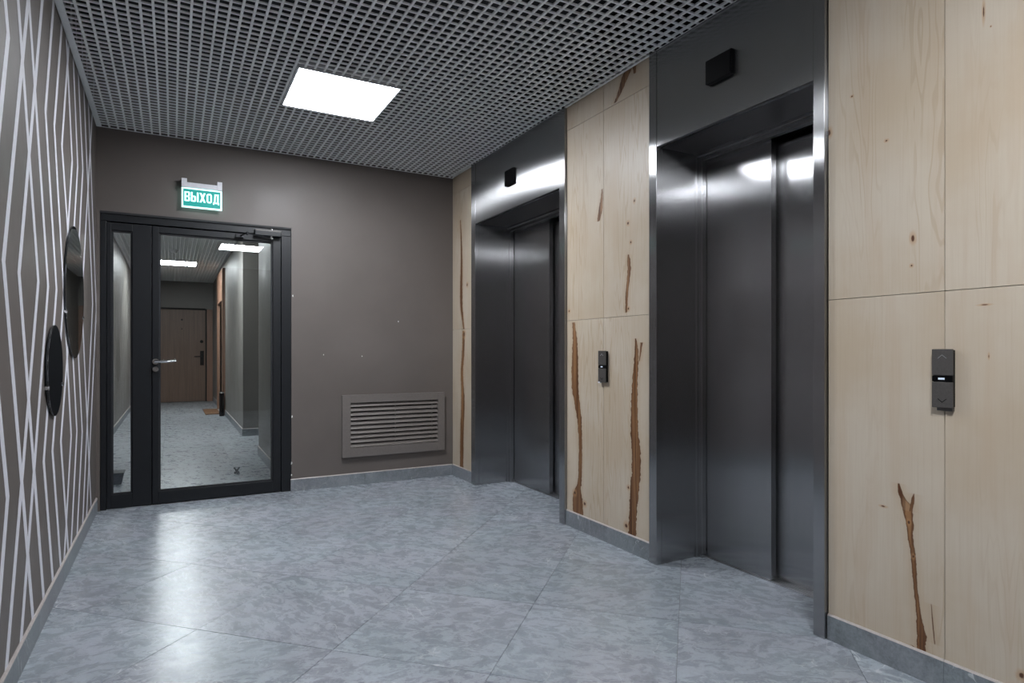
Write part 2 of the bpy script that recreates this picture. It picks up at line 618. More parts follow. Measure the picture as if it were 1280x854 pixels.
lines = []
for pl in STR:
    lines.append([(on_x(u, v, XLW).y, on_x(u, v, XLW).z) for u, v in pl])
for k in range(6):      # the same pattern goes on along the wall towards the rear
    base = lines[1 + k]
    lines.append([(y - 1.55 - 0.02 * k, z) for y, z in base])
for k in range(6):
    lines.append([(y - 3.0 - 0.03 * k, z) for y, z in lines[1 + k]])
for i, ln in enumerate(lines):
    bm = ribbon(ln, 0.043, XLW - 0.0002 + 0.00003 * i)
    finish('stripe', bm, M['white_paint'], wl)

# ---- back wall with door opening
DX0, DX1, DZ = -0.436, 0.815, 2.062
wb = boxes('wall_back', [(-0.80, DX0, YW, 5.20, 0, 3.1), (DX1, 2.70, YW, 5.20, 0, 3.1), (DX0, DX1, YW, 5.20, DZ, 3.1)], 'taupe', centre=False)
tag(wb, 'plain taupe painted wall holding the glass door and the vent grille', 'wall', kind='structure')
for (u, v, s) in ((498, 402, 0.007), (404.5, 443.5, 0.006), (452.5, 445.5, 0.007), (365, 521, 0.012), (364.5, 579, 0.012), (364.5, 594, 0.008), (366, 370, 0.008)):
    p = on_y(u, v, YW)
    bm = bmesh.new()
    poly = [(p.x + s * 0.55 * math.cos(a) * random.uniform(0.6, 1.1), p.z + s * math.sin(a) * random.uniform(0.7, 1.2)) for a in [i * math.pi / 4 for i in range(8)]]
    prism(bm, poly, 'y', YW - 0.0006, YW + 0.001)
    finish('paint_chip', bm, M['chip'], wb)

# ---- rear wall behind the viewer, end of the lobby
wr = box('wall_rear', XLW - 0.12, 2.70, YR - 0.12, YR, 0, 3.1, 'taupe', centre=False)
tag(wr, 'plain taupe wall closing the lobby opposite the glass door', 'wall', kind='structure')

# ---- right wall: backing and maple panels
py = lambda u, x: on_x(u, 440, x).y
P1 = dict(out_far=py(589, XP), in_far=py(594, XP), in_near=py(699, XP), out_near=py(705.6, XP))
P2 = dict(out_far=py(811.3, XP), in_far=py(820.4, XP), in_near=py(1016.5, XP), out_near=py(1030.5, XP))
ZH = 2.14      # lift opening height
XBK = XW + 0.018
wall_boxes = [(XBK, 2.70, YR, P2['out_near'] + 0.005, 0, 3.1), (XBK, 2.70, P2['out_far'] - 0.005, P1['out_near'] + 0.005, 0, 3.1), (XBK, 2.70, P1['out_far'] - 0.005, YW, 0, 3.1)]
for P in (P1, P2):
    wall_boxes.append((XBK, 2.70, P['out_near'] + 0.005, P['out_far'] - 0.005, ZH + 0.02, 3.1))
wrt = boxes('wall_right', wall_boxes, 'gap', centre=False)
tag(wrt, 'lobby wall clad in pale maple panels with brown streaks around both lifts', 'wall', kind='structure')


def st(*pts):
    """heartwood streak from (u, v, half width in pixels) on the panel face"""
    out = []
    for u, v, hw in pts:
        p = on_x(u, v, XW)
        out.append((p.z, p.y, max(0.0015, abs(on_x(u + hw, v, XW).y - on_x(u - hw, v, XW).y) / 2)))
    return out


def kn(u, v, ru, rv):
    p = on_x(u, v, XW)
    return (p.y, p.z, abs(on_x(u + ru, v, XW).y - p.y), abs(on_x(u, v + rv, XW).z - p.z))


YS_MID = py(754.5, XW)
YS_R = py(1181, XW)
ZS, ZU = 1.288, 2.487
far0, far1 = P1['out_far'], YW
mid0, mid1 = P2['out_far'], P1['out_near']
rt1 = P2['out_near'] - 0.004
PW = rt1 - YS_R
g = 0.0011
panels = [   # y0, y1, z0, z1, stains, knots
    (far0, far1, 0.0, ZS, [st((579.5, 414, 1.2), (579, 440, 1.5), (577.5, 470, 1.6), (578.5, 500, 2.0), (577.5, 540, 2.2), (577, 586, 2.0))], [kn(580, 418, 1.2, 3)]),
    (far0, far1, ZS, ZU, [st((575.5, 275, 0.5), (577, 320, 1.0), (576.5, 370, 1.5), (579, 404, 1.0), (580, 412, 0.8))], [kn(584, 356, .8, 2)]),
    (far0, far1, ZU, 2.66, [], []),
    (YS_MID, mid1, 0.0, ZS, [st((717, 403, 1.6), (718.7, 434, 3.2), (718.7, 476, 4.2), (721.6, 505, 3.4), (725, 539, 2.4), (725.6, 569, 2.1), (724.6, 602, 2.4), (722, 620, 5.5), (722.2, 635, 6.5), (723, 652, 6))], [kn(718.5, 616, 1.4, 2.4), kn(731, 630, 1.4, 2.4)]),
    (mid0, YS_MID, 0.0, ZS, [st((794.5, 423, 0.8), (795.4, 440, 2.4), (793.3, 484, 3.6), (792.8, 526, 4.5), (795.4, 577, 5.6), (793.3, 611, 5.4), (791, 645, 4.8), (790, 676, 4.8)), st((802, 428, 1.6), (800.5, 442, 0.9), (799, 452, 0.5))], [kn(785.5, 609.5, 1.2, 2), kn(782.8, 657.5, 1.8, 3)]),
    (YS_MID, mid1, ZS, ZU, [st((752.8, 236, 0.6), (752, 250, 1.6), (750, 266, 2.4), (748, 277, 1.4))], [kn(711.5, 389, .9, 1.4)]),
    (mid0, YS_MID, ZS, ZU, [st((785.5, 318, 0.8), (786.5, 335, 2.2), (785.3, 350, 1.8), (783.6, 368, 1.7), (782.8, 391, 1.2))], [kn(785, 279, 1.2, 2), kn(788.5, 303, 1, 1.5), kn(793, 251, 1, 2), kn(785.5, 386, 1, 1.6)]),
    (YS_MID, mid1, ZU, 2.66, [], []),
    (mid0, YS_MID, ZU, 2.66, [st((790, 78, 4.5), (784, 90, 5), (779, 103, 4.2), (774, 117, 3.0), (768.5, 129, 1.6)), st((793, 80, 3), (793.5, 92, 1.2))], []),
    (YS_R, rt1, 0.0, ZS, [st((1123.5, 604, 1.2), (1124.5, 613, 2.6), (1129, 624, 3.5), (1134, 634, 6.0), (1137, 655, 5.0), (1138.5, 675, 3.6), (1141.5, 697, 3.6), (1144.5, 735, 2.8), (1149, 772, 3.6), (1151.5, 795, 6.0), (1152, 812, 5.5), (1153, 821, 3)), st((1142.5, 617, 0.7), (1140.5, 628, 2.4), (1138.5, 640, 2.4)), st((1164, 755, 0.6), (1166.5, 785, 1.0), (1168.5, 806, 0.8)), st((1139, 806, 1.0), (1145, 811, 1.5), (1152, 815.5, 1.2))], [kn(1104, 633, 3.0, 1.0), kn(1141.5, 696, 1.4, 2.2), kn(1136, 653, 1.8, 2.4)]),
    (YS_R - PW, YS_R, 0.0, ZS, [], [kn(1277, 845, 4, 4), kn(1236, 445.5, .7, 2.4), kn(1231, 381, 5, .8)]),
    (YS_R, rt1, ZS, ZU, [], [kn(1036, 166, 2.4, 4.0), kn(1141, 298, 2.4, 4.6), kn(1139.5, 332, 1.5, 1.5), kn(1108, 176, 1.6, 1.2), kn(1065, 120.5, 1.2, 1)]),
    (YS_R - PW, YS_R, ZS, ZU, [], [kn(1229.5, 15, 1.2, 9), kn(1238.5, 33, .8, .8)]),
    (YS_R, rt1, ZU, 2.66, [], []),
    (YS_R - PW, YS_R, ZU, 2.66, [], []),
]
for k in range(1, 6):
    y1 = YS_R - PW * k
    y0 = max(YR, y1 - PW)
    if y1 - y0 > 0.03:
        panels.append((y0, y1, 0.0, ZS, [], []))
        panels.append((y0, y1, ZS, ZU, [], []))
        panels.append((y0, y1, ZU, 2.66, [], []))
plain_maple = mat_maple('maple_veneer')
for i, (y0, y1, z0, z1, stn, kns) in enumerate(panels):
    mt = mat_maple('maple_veneer_streaked', stn, kns) if (stn or kns) else plain_maple
    box('wood_panel', XW, XBK, y0 + g, y1 - g, z0 + (g if z0 > 0 else 0), z1 - g, mt, wrt, centre=False)


# ---- skirtings: rows of cut tiles with a pale top edge
def skirting(name, axis, fixed, thick, a0, a1, seams, label, h=0.098):
    """axis 'y': runs along y at x=fixed (thick points to the wall); axis 'x': runs along x at y=fixed"""
    root = thing(name, ((a0 + a1) / 2 if axis == 'x' else fixed, fixed if axis == 'x' else (a0 + a1) / 2, 0), label, 'skirting', kind='structure')
    ss = [a0] + [s for s in sorted(seams) if a0 < s < a1] + [a1]
    for s0, s1 in zip(ss[:-1], ss[1:]):
        lo, hi = s0 + 0.0006, s1 - 0.0006
        if axis == 'y':
            t = box('skirting_tile', fixed, fixed + thick, lo, hi, 0, h - 0.006, 'skirting', root)
            bm = bmesh.new()
            sg = 1 if thick > 0 else -1
            prism(bm, [(fixed, h - 0.006), (fixed + sg * 0.004, h), (fixed + thick, h), (fixed + thick, h - 0.006)], 'y', lo, hi)
        else:
            t = box('skirting_tile', lo, hi, fixed, fixed + thick, 0, h - 0.006, 'skirting', root)
            bm = bmesh.new()
            prism(bm, [(fixed, h - 0.006), (fixed + 0.004, h), (fixed + thick, h), (fixed + thick, h - 0.006)], 'x', lo, hi)
        finish('top_edge', bm, M['bevel'], t)
    return root


skirting('baseboard_left', 'y', XL, XLW - XL, YR, YB, [YR + 0.6 * k + 0.35 for k in range(14)], 'grey tile skirting under the striped wall')
xb = [on_y(u, 590, YB).x for u in (457, 490)]
skirting('baseboard_back', 'x', YB, YW - YB, DX1 - 0.006, XR, xb, 'grey tile skirting under the vent grille')
skirting('baseboard_right', 'y', XR, XW - XR, YR, P2['out_near'] - 0.004, [YS_R - 0.6 * k for k in range(6)], 'grey tile skirting under the maple panels with the wide call button')
skirting('baseboard_middle', 'y', XR, XW - XR, P2['out_far'], P1['out_near'], [], 'grey tile skirting under the maple panels between the two lifts')
skirting('baseboard_corner', 'y', XR, XW - XR, P1['out_far'], YB, [], 'short grey tile skirting under the narrow maple panel by the vent')

# ---- ceiling: dark slab above, open lattice of lamellae below
ceil = box('ceiling', XLW - 0.12, 2.70, YR - 0.12, 5.20, 3.02, 3.12, 'plenum', centre=False)
tag(ceil, 'open square-cell grid ceiling of silver lamellae below a dark slab', 'ceiling', kind='structure')
PITCH, BW, BH = 0.0505, 0.0108, 0.009
LAMPS = [(0.886, 3.765), (0.886, 0.25)]
LH = 0.298


def spans(a0, a1, holes):
    out = [(a0, a1)]
    for h0, h1 in holes:
        nxt = []
        for s0, s1 in out:
            if h1 <= s0 or h0 >= s1:
                nxt.append((s0, s1))
                continue
            if h0 - s0 > 0.01:
                nxt.append((s0, h0))
            if s1 - h1 > 0.01:
                nxt.append((h1, s1))
        out = nxt
    return out


cache = {}


def bar(axis, ln):
    key = (axis, round(ln, 4))
    if key not in cache:
        bm = bmesh.new()
        if axis == 'y':
            bm_box(bm, -BW / 2, BW / 2, -ln / 2, ln / 2, 0, BH)
        else:
            bm_box(bm, -ln / 2, ln / 2, -BW / 2 * 0.9, BW / 2 * 0.9, 0.0004, BH - 0.001)
        me = bpy.data.meshes.new('grid_bar')
        bm.to_mesh(me)
        bm.free()
        me.materials.append(M['grid'])
        cache[key] = me
    return cache[key]


GX0, GX1, GY0, GY1 = XLW + 0.002, XW - 0.002, YR + 0.002, YW - 0.002
xk = [-0.379 + PITCH * k for k in range(0, 60)]
for x in [q for q in xk if q < GX1 - 0.02]:
    holes = [(ly - LH, ly + LH) for lx, ly in LAMPS if abs(x - lx) < LH + BW / 2]
    for a, b in spans(GY0, GY1, holes):
        link('grid_bar', bar('y', b - a), None, ceil, (x, (a + b) / 2, ZC))
y = 3.128 - PITCH * 105
while y < GY1 - 0.012:
    if y > GY0 + 0.02:
        holes = [(lx - LH, lx + LH) for lx, ly in LAMPS if abs(y - ly) < LH + BW / 2]
        for a, b in spans(GX0, GX1, holes):
            link('grid_bar', bar('x', b - a), None, ceil, ((a + b) / 2, y, ZC))
    y += PITCH
# perimeter angle trims
t1 = boxes('trim_1', [(GX0, GX0 + 0.032, GY0, GY1, ZC - 0.0015, ZC - 0.0002), (GX0, GX0 + 0.0015, GY0, GY1, ZC - 0.0015, ZC + 0.03)], 'grid')
tag(t1, 'silver angle trim where the grid ceiling meets the striped wall', 'trim', kind='structure')
t2 = boxes('trim_2', [(GX1 - 0.016, GX1, GY0, GY1, ZC - 0.0015, ZC - 0.0002), (GX1 - 0.0015, GX1, GY0, GY1, ZC - 0.0015, ZC + 0.03)], 'grid')
tag(t2, 'silver angle trim where the grid ceiling meets the maple wall', 'trim', kind='structure')

t3 = boxes('trim_3', [(GX0 + 0.033, GX1 - 0.017, GY1 - 0.016, GY1, ZC - 0.0015, ZC - 0.0002)], 'grid')
tag(t3, 'silver angle trim where the grid ceiling meets the wall above the exit sign', 'trim', kind='structure')

# ---- lift entrances
def lift(name, P, xf, xd, split, label):
    """P = opening edges, xf = back of the steel reveal, xd = face of the front leaf, split = near end of the front leaf"""
    yf, yn = P['in_far'], P['in_near']
    root = thing(name, (XP, (yf + yn) / 2, 0), label, 'lift door', kind='structure')
    top = 2.70
    box('jamb_face', XP, XBK, yf, P['out_far'], 0, top, 'steel', root, 0.0012)
    box('jamb_face', XP, XBK, P['out_near'], yn, 0, top, 'steel', root, 0.0012)
    box('header_panel', XP + 0.002, XBK, yn + 0.0012, yf - 0.0012, ZH, top, 'steel', root, 0.0012)
    box('reveal_panel', XBK + 0.0005, xf, yf - 0.001, yf + 0.012, 0, ZH, 'steel', root)
    box('reveal_panel', XBK + 0.0005, xf, yn - 0.012, yn + 0.001, 0, ZH, 'steel', root)
    box('soffit_panel', XBK + 0.0005, xf + 0.07, yn, yf, ZH, ZH + 0.012, 'steel_iso', root)
    # stepped door frame behind the reveal
    for s, yy in ((-1, yf), (1, yn)):
        f = boxes('door_frame_post', [tuple([xf + 0.0005, xf + 0.018]) + tuple(sorted((yy + 0.012 * -s, yy + s * 0.012))) + (0.0, ZH - 0.0005),
                                      tuple([xf + 0.018, xd - 0.004]) + tuple(sorted((yy + 0.012 * -s, yy + s * 0.034))) + (0.0, ZH - 0.0005)], 'steel', root, 0.001)
    boxes('door_frame_head', [(xf + 0.0005, xf + 0.018, yn + 0.012, yf - 0.012, ZH - 0.016, ZH - 0.0005), (xf + 0.018, xd - 0.004, yn + 0.034, yf - 0.034, ZH - 0.04, ZH - 0.0005)], 'steel', root, 0.001)
    box('door_leaf', xd, xd + 0.036, split, yf - 0.03, 0.008, ZH - 0.02, 'steel', root, 0.0015)
    box('door_leaf', xd + 0.052, xd + 0.088, yn + 0.01, split + 0.06, 0.008, ZH - 0.02, 'steel', root, 0.0015)
    # sill with running grooves
    sill = box('sill', xd - 0.006, xd + 0.10, yn, yf, 0.0004, 0.003, 'aluminium', root)
    for k in range(4):
        x0 = xd + 0.002 + 0.024 * k
        box('sill_rib', x0, x0 + 0.014, yn + 0.004, yf - 0.004, 0.003, 0.005, 'aluminium', sill)
    box('shaft_backing', xd + 0.105, xd + 0.12, yn - 0.05, yf + 0.05, 0, ZH + 0.02, 'gap', root)
    return root


lift('door_2', P2, 2.435, 2.487, 1.966, 'narrow brushed steel lift entrance between the maple panels with call buttons')
lift('door_3', P1, 2.455, 2.512, 3.972, 'wide brushed steel lift entrance beside the vent grille corner')

# ---- glass door with sidelight
d1 = thing('door_1', ((DX0 + DX1) / 2, YW + 0.03, 0), 'black framed glass door with a narrow sidelight and silver lever handle', 'door', kind='structure')
FY0, FY1 = YW + 0.006, YW + 0.07
box('frame_post', DX0 + 0.001, -0.400, FY0, FY1, 0, 1.995, 'black_metal', d1, 0.002)
box('frame_post', 0.742, DX1 - 0.001, FY0, FY1, 0, 1.995, 'black_metal', d1, 0.002)
box('frame_head', DX0 + 0.001, DX1 - 0.001, FY0, FY1, 1.996, DZ - 0.001, 'black_metal', d1, 0.002)
box('head_strip', DX0 + 0.002, DX1 - 0.002, FY0 - 0.012, FY0 - 0.0005, 2.046, DZ - 0.001, 'rubber', d1)  # dark strip along the top edge of the frame head


def sash(name, x0, x1, z0, z1, gx0, gx1, gz0, gz1, yo):
    s = bpy.data.objects.new(name, None)
    COL.objects.link(s)
    s.parent = d1
    s.location = Vector(((x0 + x1) / 2, FY0 + yo, z0)) - d1.location
    ya, yb = FY0 + yo, FY1 - 0.006
    box('stile', x0, gx0, ya, yb, z0, z1, 'black_metal', s, 0.002)
    box('stile', gx1, x1, ya, yb, z0, z1, 'black_metal', s, 0.002)
    box('rail', gx0, gx1, ya + 0.0008, yb, z0, gz0, 'black_metal', s, 0.002)
    box('rail', gx0, gx1, ya + 0.0008, yb, gz1, z1, 'black_metal', s, 0.002)
    # glazing bead and pane
    bw = 0.012
    boxes('glazing_bead', [(gx0, gx0 + bw, ya + 0.014, ya + 0.03, gz0, gz1), (gx1 - bw, gx1, ya + 0.014, ya + 0.03, gz0, gz1), (gx0 + bw, gx1 - bw, ya + 0.014, ya + 0.03, gz0, gz0 + bw), (gx0 + bw, gx1 - bw, ya + 0.014, ya + 0.03, gz1 - bw, gz1)], 'rubber', s)
    box('pane', gx0 + 0.004, gx1 - 0.004, ya + 0.022, ya + 0.028, gz0 + 0.004, gz1 - 0.004, 'glass', s)
    return s


sash('sidelight', -0.398, -0.130, 0.004, 1.990, -0.372, -0.246, 0.098, 1.938, 0.010)
sash('door_leaf', -0.125, 0.738, 0.008, 1.988, -0.086, 0.680, 0.094, 1.944, 0.005)

boxes('rebate_strip', [(-0.150, -0.100, FY1 - 0.0055, FY1 - 0.001, 0.004, 1.99), (0.72, 0.76, FY1 - 0.0055, FY1 - 0.001, 0.008, 1.99), (-0.41, -0.385, FY1 - 0.0055, FY1 - 0.001, 0.004, 1.99), (-0.40, 0.75, FY1 - 0.0055, FY1 - 0.001, 1.975, 2.01), (-0.40, 0.75, FY1 - 0.0055, FY1 - 0.001, 0.0018, 0.02)], 'rubber', d1)

# lever handle with rosette and key rosette
hp = on_y(194.5, 452, FY0)
hd = bpy.data.objects.new('handle', None)
COL.objects.link(hd)
hd.parent = d1
hd.location = Vector((hp.x, FY0, hp.z)) - d1.location
bm = bmesh.new()
cyl(bm, (hp.x, FY0 + 0.005, hp.z), (hp.x, FY0 - 0.006, hp.z), 0.021)
finish('rosette', bm, M['chrome'], hd, smooth=False)
bm = bmesh.new()
cyl(bm, (hp.x, FY0 + 0.005, hp.z - 0.055), (hp.x, FY0 - 0.005, hp.z - 0.055), 0.019)
finish('key_rosette', bm, M['chrome'], hd)
bm = bmesh.new()
cyl(bm, (hp.x, FY0 - 0.004, hp.z), (hp.x, FY0 - 0.052, hp.z), 0.009)
cyl(bm, (hp.x - 0.006, FY0 - 0.05, hp.z), (hp.x + 0.075, FY0 - 0.052, hp.z + 0.001), 0.0095, 0.0095)
cyl(bm, (hp.x + 0.073, FY0 - 0.052, hp.z + 0.001), (hp.x + 0.128, FY0 - 0.046, hp.z + 0.006), 0.0095, 0.007)
finish('lever', bm, M['chrome'], hd, smooth=False)
# overhead closer
cl = bpy.data.objects.new('door_closer', None)
COL.objects.link(cl)
cl.parent = d1
cl.location = Vector((0.64, FY0, 1.99)) - d1.location
box('closer_body', 0.545, 0.735, FY0 - 0.052, FY0 - 0.0005, 1.978, 2.024, 'black_metal', cl, 0.004)
box('cover_plate', 0.548, 0.732, FY0 - 0.054, FY0 - 0.0525, 2.012, 2.0225, 'button', cl)
bm = bmesh.new()
cyl(bm, (0.664, FY0 - 0.03, 2.018), (0.664, FY0 - 0.03, 2.036), 0.012)
cyl(bm, (0.664, FY0 - 0.03, 1.958), (0.664, FY0 - 0.03, 1.980), 0.013)
finish('spindle', bm, M['chrome'], cl)
bm = bmesh.new()
prism(bm, [(0.672, FY0 - 0.022), (0.656, FY0 - 0.038), (0.478, FY0 - 0.175), (0.487, FY0 - 0.160)], 'z', 1.958, 1.966)
finish('main_arm', bm, M['black_metal'], cl)
bm = bmesh.new()
cyl(bm, (0.482, FY0 - 0.168, 1.967), (0.448, FY0 - 0.012, 1.967), 0.005)
cyl(bm, (0.482, FY0 - 0.168, 1.950), (0.482, FY0 - 0.168, 1.974), 0.009)
finish('link_arm', bm, M['black_metal'], cl)
box('arm_bracket', 0.415, 0.470, FY0 - 0.022, FY0 + 0.0045, 1.952, 1.982, 'black_metal', cl, 0.002)

# ================================================================== CORRIDOR BEYOND THE GLASS
fc = box('floor_corridor', CX0 - 0.1, 1.75, 5.135, CYE + 0.1, -0.06, -0.003, 'grout', centre=False)
tag(fc, 'grey tiled corridor floor seen through the glass door', 'floor', kind='structure')
box('threshold', DX0, DX1, 5.062, 5.20, -0.002, 0.0015, 'tile_c', fc)
tc_cache = {}
ny = 0
yy = 5.20
while yy < CYE:
    y1 = min(yy + 0.6, CYE)
    xx = CX0
    while xx < 1.7:
        x1 = min(xx + 0.6, 1.7)
        if not (xx > CX1 + 0.02 and not (yy < 8.75 and y1 > 7.0)):
            key = (round(x1 - xx, 3), round(y1 - yy, 3))
            if key not in tc_cache:
                bm = bmesh.new()
                a, b = (x1 - xx) / 2 - 0.001, (y1 - yy) / 2 - 0.001
                bm_box(bm, -a, a, -b, b, -0.012, 0.0)
                me = bpy.data.meshes.new('floor_tile')
                bm.to_mesh(me)
                bm.free()
                me.materials.append(M['tile_c'])
                tc_cache[key] = me
            link('floor_tile', tc_cache[key], None, fc, ((xx + x1) / 2, (yy + y1) / 2, 0))
        xx = x1
    yy = y1

wcl = box('wall_corridor_left', CX0 - 0.12, CX0, 5.20, CYE, 0, 3.0, 'grey_paint', centre=False)
tag(wcl, 'plain grey corridor wall behind the sidelight', 'wall', kind='structure')
NICHE0, NICHE1 = 7.02, 8.69
D5A, D5B = 11.82, 13.1
wcr = boxes('wall_corridor_right', [(CX1, 1.9, 5.20, NICHE0, 0, 3.0), (1.70, 1.9, NICHE0, NICHE1, 0, 3.0), (CX1, 1.9, NICHE1, D5A, 0, 3.0), (CX1, 1.9, D5B, CYE, 0, 3.0), (CX1, 1.9, D5A, D5B, 2.55, 3.0)], 'grey_paint', centre=False)
tag(wcr, 'grey corridor wall with a deep recess beyond the glass door', 'wall', kind='structure')
wce = box('wall_corridor_end', CX0 - 0.12, 1.9, CYE, CYE + 0.1, 0, 3.0, 'grey_paint', centre=False)
tag(wce, 'grey end wall around the brown flat door', 'wall', kind='structure')
cc = box('ceiling_corridor', CX0 - 0.12, 1.9, 5.20, CYE + 0.1, 3.0, 3.1, 'plenum', centre=False)
tag(cc, 'grid ceiling of the corridor beyond the glass door', 'ceiling', kind='structure')
CL = [(0.08, 12.17), (0.08, 8.6)]
bm = bmesh.new()
x = CX0 + 0.03
while x < 1.70:
    for a, b in spans(5.21, CYE - 0.01, [(ly - LH, ly + LH) for lx, ly in CL if abs(x - lx) < LH]):
        if x < CX1:
            bm_box(bm, x - 0.005, x + 0.005, a, b, ZC, ZC + 0.009)
    if CX1 < x:
        bm_box(bm, x - 0.005, x + 0.005, NICHE0 + 0.01, NICHE1 - 0.01, ZC, ZC + 0.009)
    x += PITCH
y = 5.25
while y < CYE - 0.02:
    for a, b in spans(CX0 + 0.004, 1.69 if NICHE0 < y < NICHE1 else CX1 - 0.004, [(lx - LH, lx + LH) for lx, ly in CL if abs(y - ly) < LH]):
        bm_box(bm, a, b, y - 0.0045, y + 0.0045, ZC + 0.0004, ZC + 0.0085)
    y += PITCH
gr = finish('grid_lattice', bm, M['grid'], cc)
gr['kind'] = 'stuff'

skirting('baseboard_corridor_left', 'y', CX0 + 0.01, -0.009, 5.21, CYE - 0.01, [5.8 + 0.6 * k for k in range(16)], 'grey tile skirting of the corridor wall behind the sidelight')
sk = skirting('baseboard_corridor_near', 'y', CX1 - 0.01, 0.009, 5.21, NICHE0, [5.8, 6.4], 'grey tile skirting of the corridor wall just behind the glass door')
skirting('baseboard_corridor_recess', 'x', NICHE1 - 0.011, 0.010, CX1 - 0.01, 1.69, [1.4], 'grey tile skirting in the corridor recess')
skirting('baseboard_corridor_far', 'y', CX1 - 0.01, 0.009, NICHE1 + 0.0005, D5A - 0.09, [9.3, 9.9, 10.5, 11.1], 'grey tile skirting of the corridor wall up to the brown side portal')
skirting('baseboard_corridor_last', 'y', CX1 - 0.01, 0.009, D5B + 0.09, CYE - 0.012, [14.0, 14.6], 'grey tile skirting between the brown side portal and the end door')

# end door
d4 = thing('door_4', (0.20, CYE, 0), 'brown wooden flat door with black handle plate at the corridor end', 'door', kind='structure')
E0, E1, EZ = -0.36, 0.64, 2.02
box('door_leaf', E0, E1, CYE - 0.03, CYE - 0.001, 0.01, EZ, 'brown_door', d4, 0.003)
box('door_frame', E1 + 0.03, E1 + 0.145, CYE - 0.045, CYE - 0.001, 0, EZ + 0.02, 'brown_trim', d4, 0.003)
box('door_frame', E0 - 0.145, E0 - 0.03, CYE - 0.045, CYE - 0.001, 0, EZ + 0.02, 'brown_trim', d4, 0.003)
boxes('shadow_gap', [(E1 + 0.001, E1 + 0.03, CYE - 0.015, CYE - 0.001, 0, EZ + 0.03), (E0 - 0.03, E0 - 0.001, CYE - 0.015, CYE - 0.001, 0, EZ + 0.03), (E0, E1, CYE - 0.015, CYE - 0.001, EZ + 0.001, EZ + 0.04)], 'gap', d4)
box('handle_plate', 0.535, 0.610, CYE - 0.042, CYE - 0.030, 0.80, 1.12, 'black', d4, 0.003)
box('lever', 0.42, 0.58, CYE - 0.085, CYE - 0.068, 0.985, 1.005, 'black', d4, 0.003)
bm = bmesh.new()
cyl(bm, (0.575, CYE - 0.07, 0.995), (0.575, CYE - 0.04, 0.995), 0.012)
finish('lever_neck', bm, M['black'], d4)
bm = bmesh.new()
cyl(bm, (0.565, CYE - 0.05, 1.325), (0.565, CYE - 0.029, 1.325), 0.035)
finish('lock_cylinder', bm, M['black'], d4)
for zz, s in ((1.80, 0.018), (1.60, 0.012)):
    bm = bmesh.new()
    cyl(bm, (0.18, CYE - 0.036, zz), (0.18, CYE - 0.029, zz), s)
    finish('peephole', bm, M['black'], d4)

# brown side portal with a dark blue leaf
d5 = thing('door_5', (CX1, (D5A + D5B) / 2, 0), 'brown wooden portal with a dark blue door in the corridor side wall', 'door', kind='structure')
box('casing', CX1 - 0.05, CX1 + 0.10, D5A - 0.085, D5A, 0, 2.55, 'brown_trim', d5, 0.003)
box('casing', CX1 - 0.05, CX1 + 0.10, D5B, D5B + 0.085, 0, 2.55, 'brown_trim', d5, 0.003)
box('transom_panel', CX1 - 0.05, CX1 + 0.04, D5A + 0.001, D5B - 0.001, 1.99, 2.55, 'brown_trim', d5, 0.003)
box('door_leaf', CX1 + 0.03, CX1 + 0.075, D5A + 0.001, D5B - 0.001, 0.005, 1.985, 'navy', d5, 0.003)
box('handle', CX1 + 0.005, CX1 + 0.029, D5A + 0.10, D5A + 0.14, 0.95, 1.15, 'black', d5, 0.003)


# ================================================================== THINGS
def ceiling_lamp(lx, ly, mat, label, group):
    t = thing('ceiling_lamp', (lx, ly, ZC), label, 'lamp', group)
    s = LH - 0.004
    box('diffuser', lx - s + 0.012, lx + s - 0.012, ly - s + 0.012, ly + s - 0.012, ZC - 0.002, ZC + 0.004, mat, t)
    e = 0.012
    boxes('rim', [(lx - s, lx - s + e - 0.0005, ly - s, ly + s, ZC - 0.004, ZC + 0.02), (lx + s - e + 0.0005, lx + s, ly - s, ly + s, ZC - 0.004, ZC + 0.02),
                  (lx - s + e, lx + s - e, ly - s, ly - s + e - 0.0005, ZC - 0.004, ZC + 0.02), (lx - s + e, lx + s - e, ly + s - e + 0.0005, ly + s, ZC - 0.004, ZC + 0.02)], 'lamp_rim', t)
    box('housing', lx - s + 0.002, lx + s - 0.002, ly - s + 0.002, ly + s - 0.002, ZC + 0.021, ZC + 0.045, 'lamp_rim', t)
    return t


ceiling_lamp(*LAMPS[0], 'lamp', 'lit square panel lamp in the lobby grid ceiling before the exit sign', 'lobby ceiling lamps')
ceiling_lamp(*LAMPS[1], 'lamp', 'lit square lobby ceiling lamp seen as a reflection in the glass door', 'lobby ceiling lamps')
ceiling_lamp(*CL[0], 'lamp_c', 'lit square panel lamp in the corridor ceiling before the brown end door', 'corridor ceiling lamps')
ceiling_lamp(*CL[1], 'lamp_c', 'lit square panel lamp in the corridor ceiling near the glass door', 'corridor ceiling lamps')

# smoke detector of the corridor
bm = bmesh.new()
cyl(bm, (0.02, 10.6, ZC - 0.045), (0.02, 10.6, ZC - 0.0005), 0.035, 0.06, 24)
sd = finish('smoke_detector', bm, M['white'])
tag(sd, 'small round smoke detector under the corridor grid ceiling', 'detector')

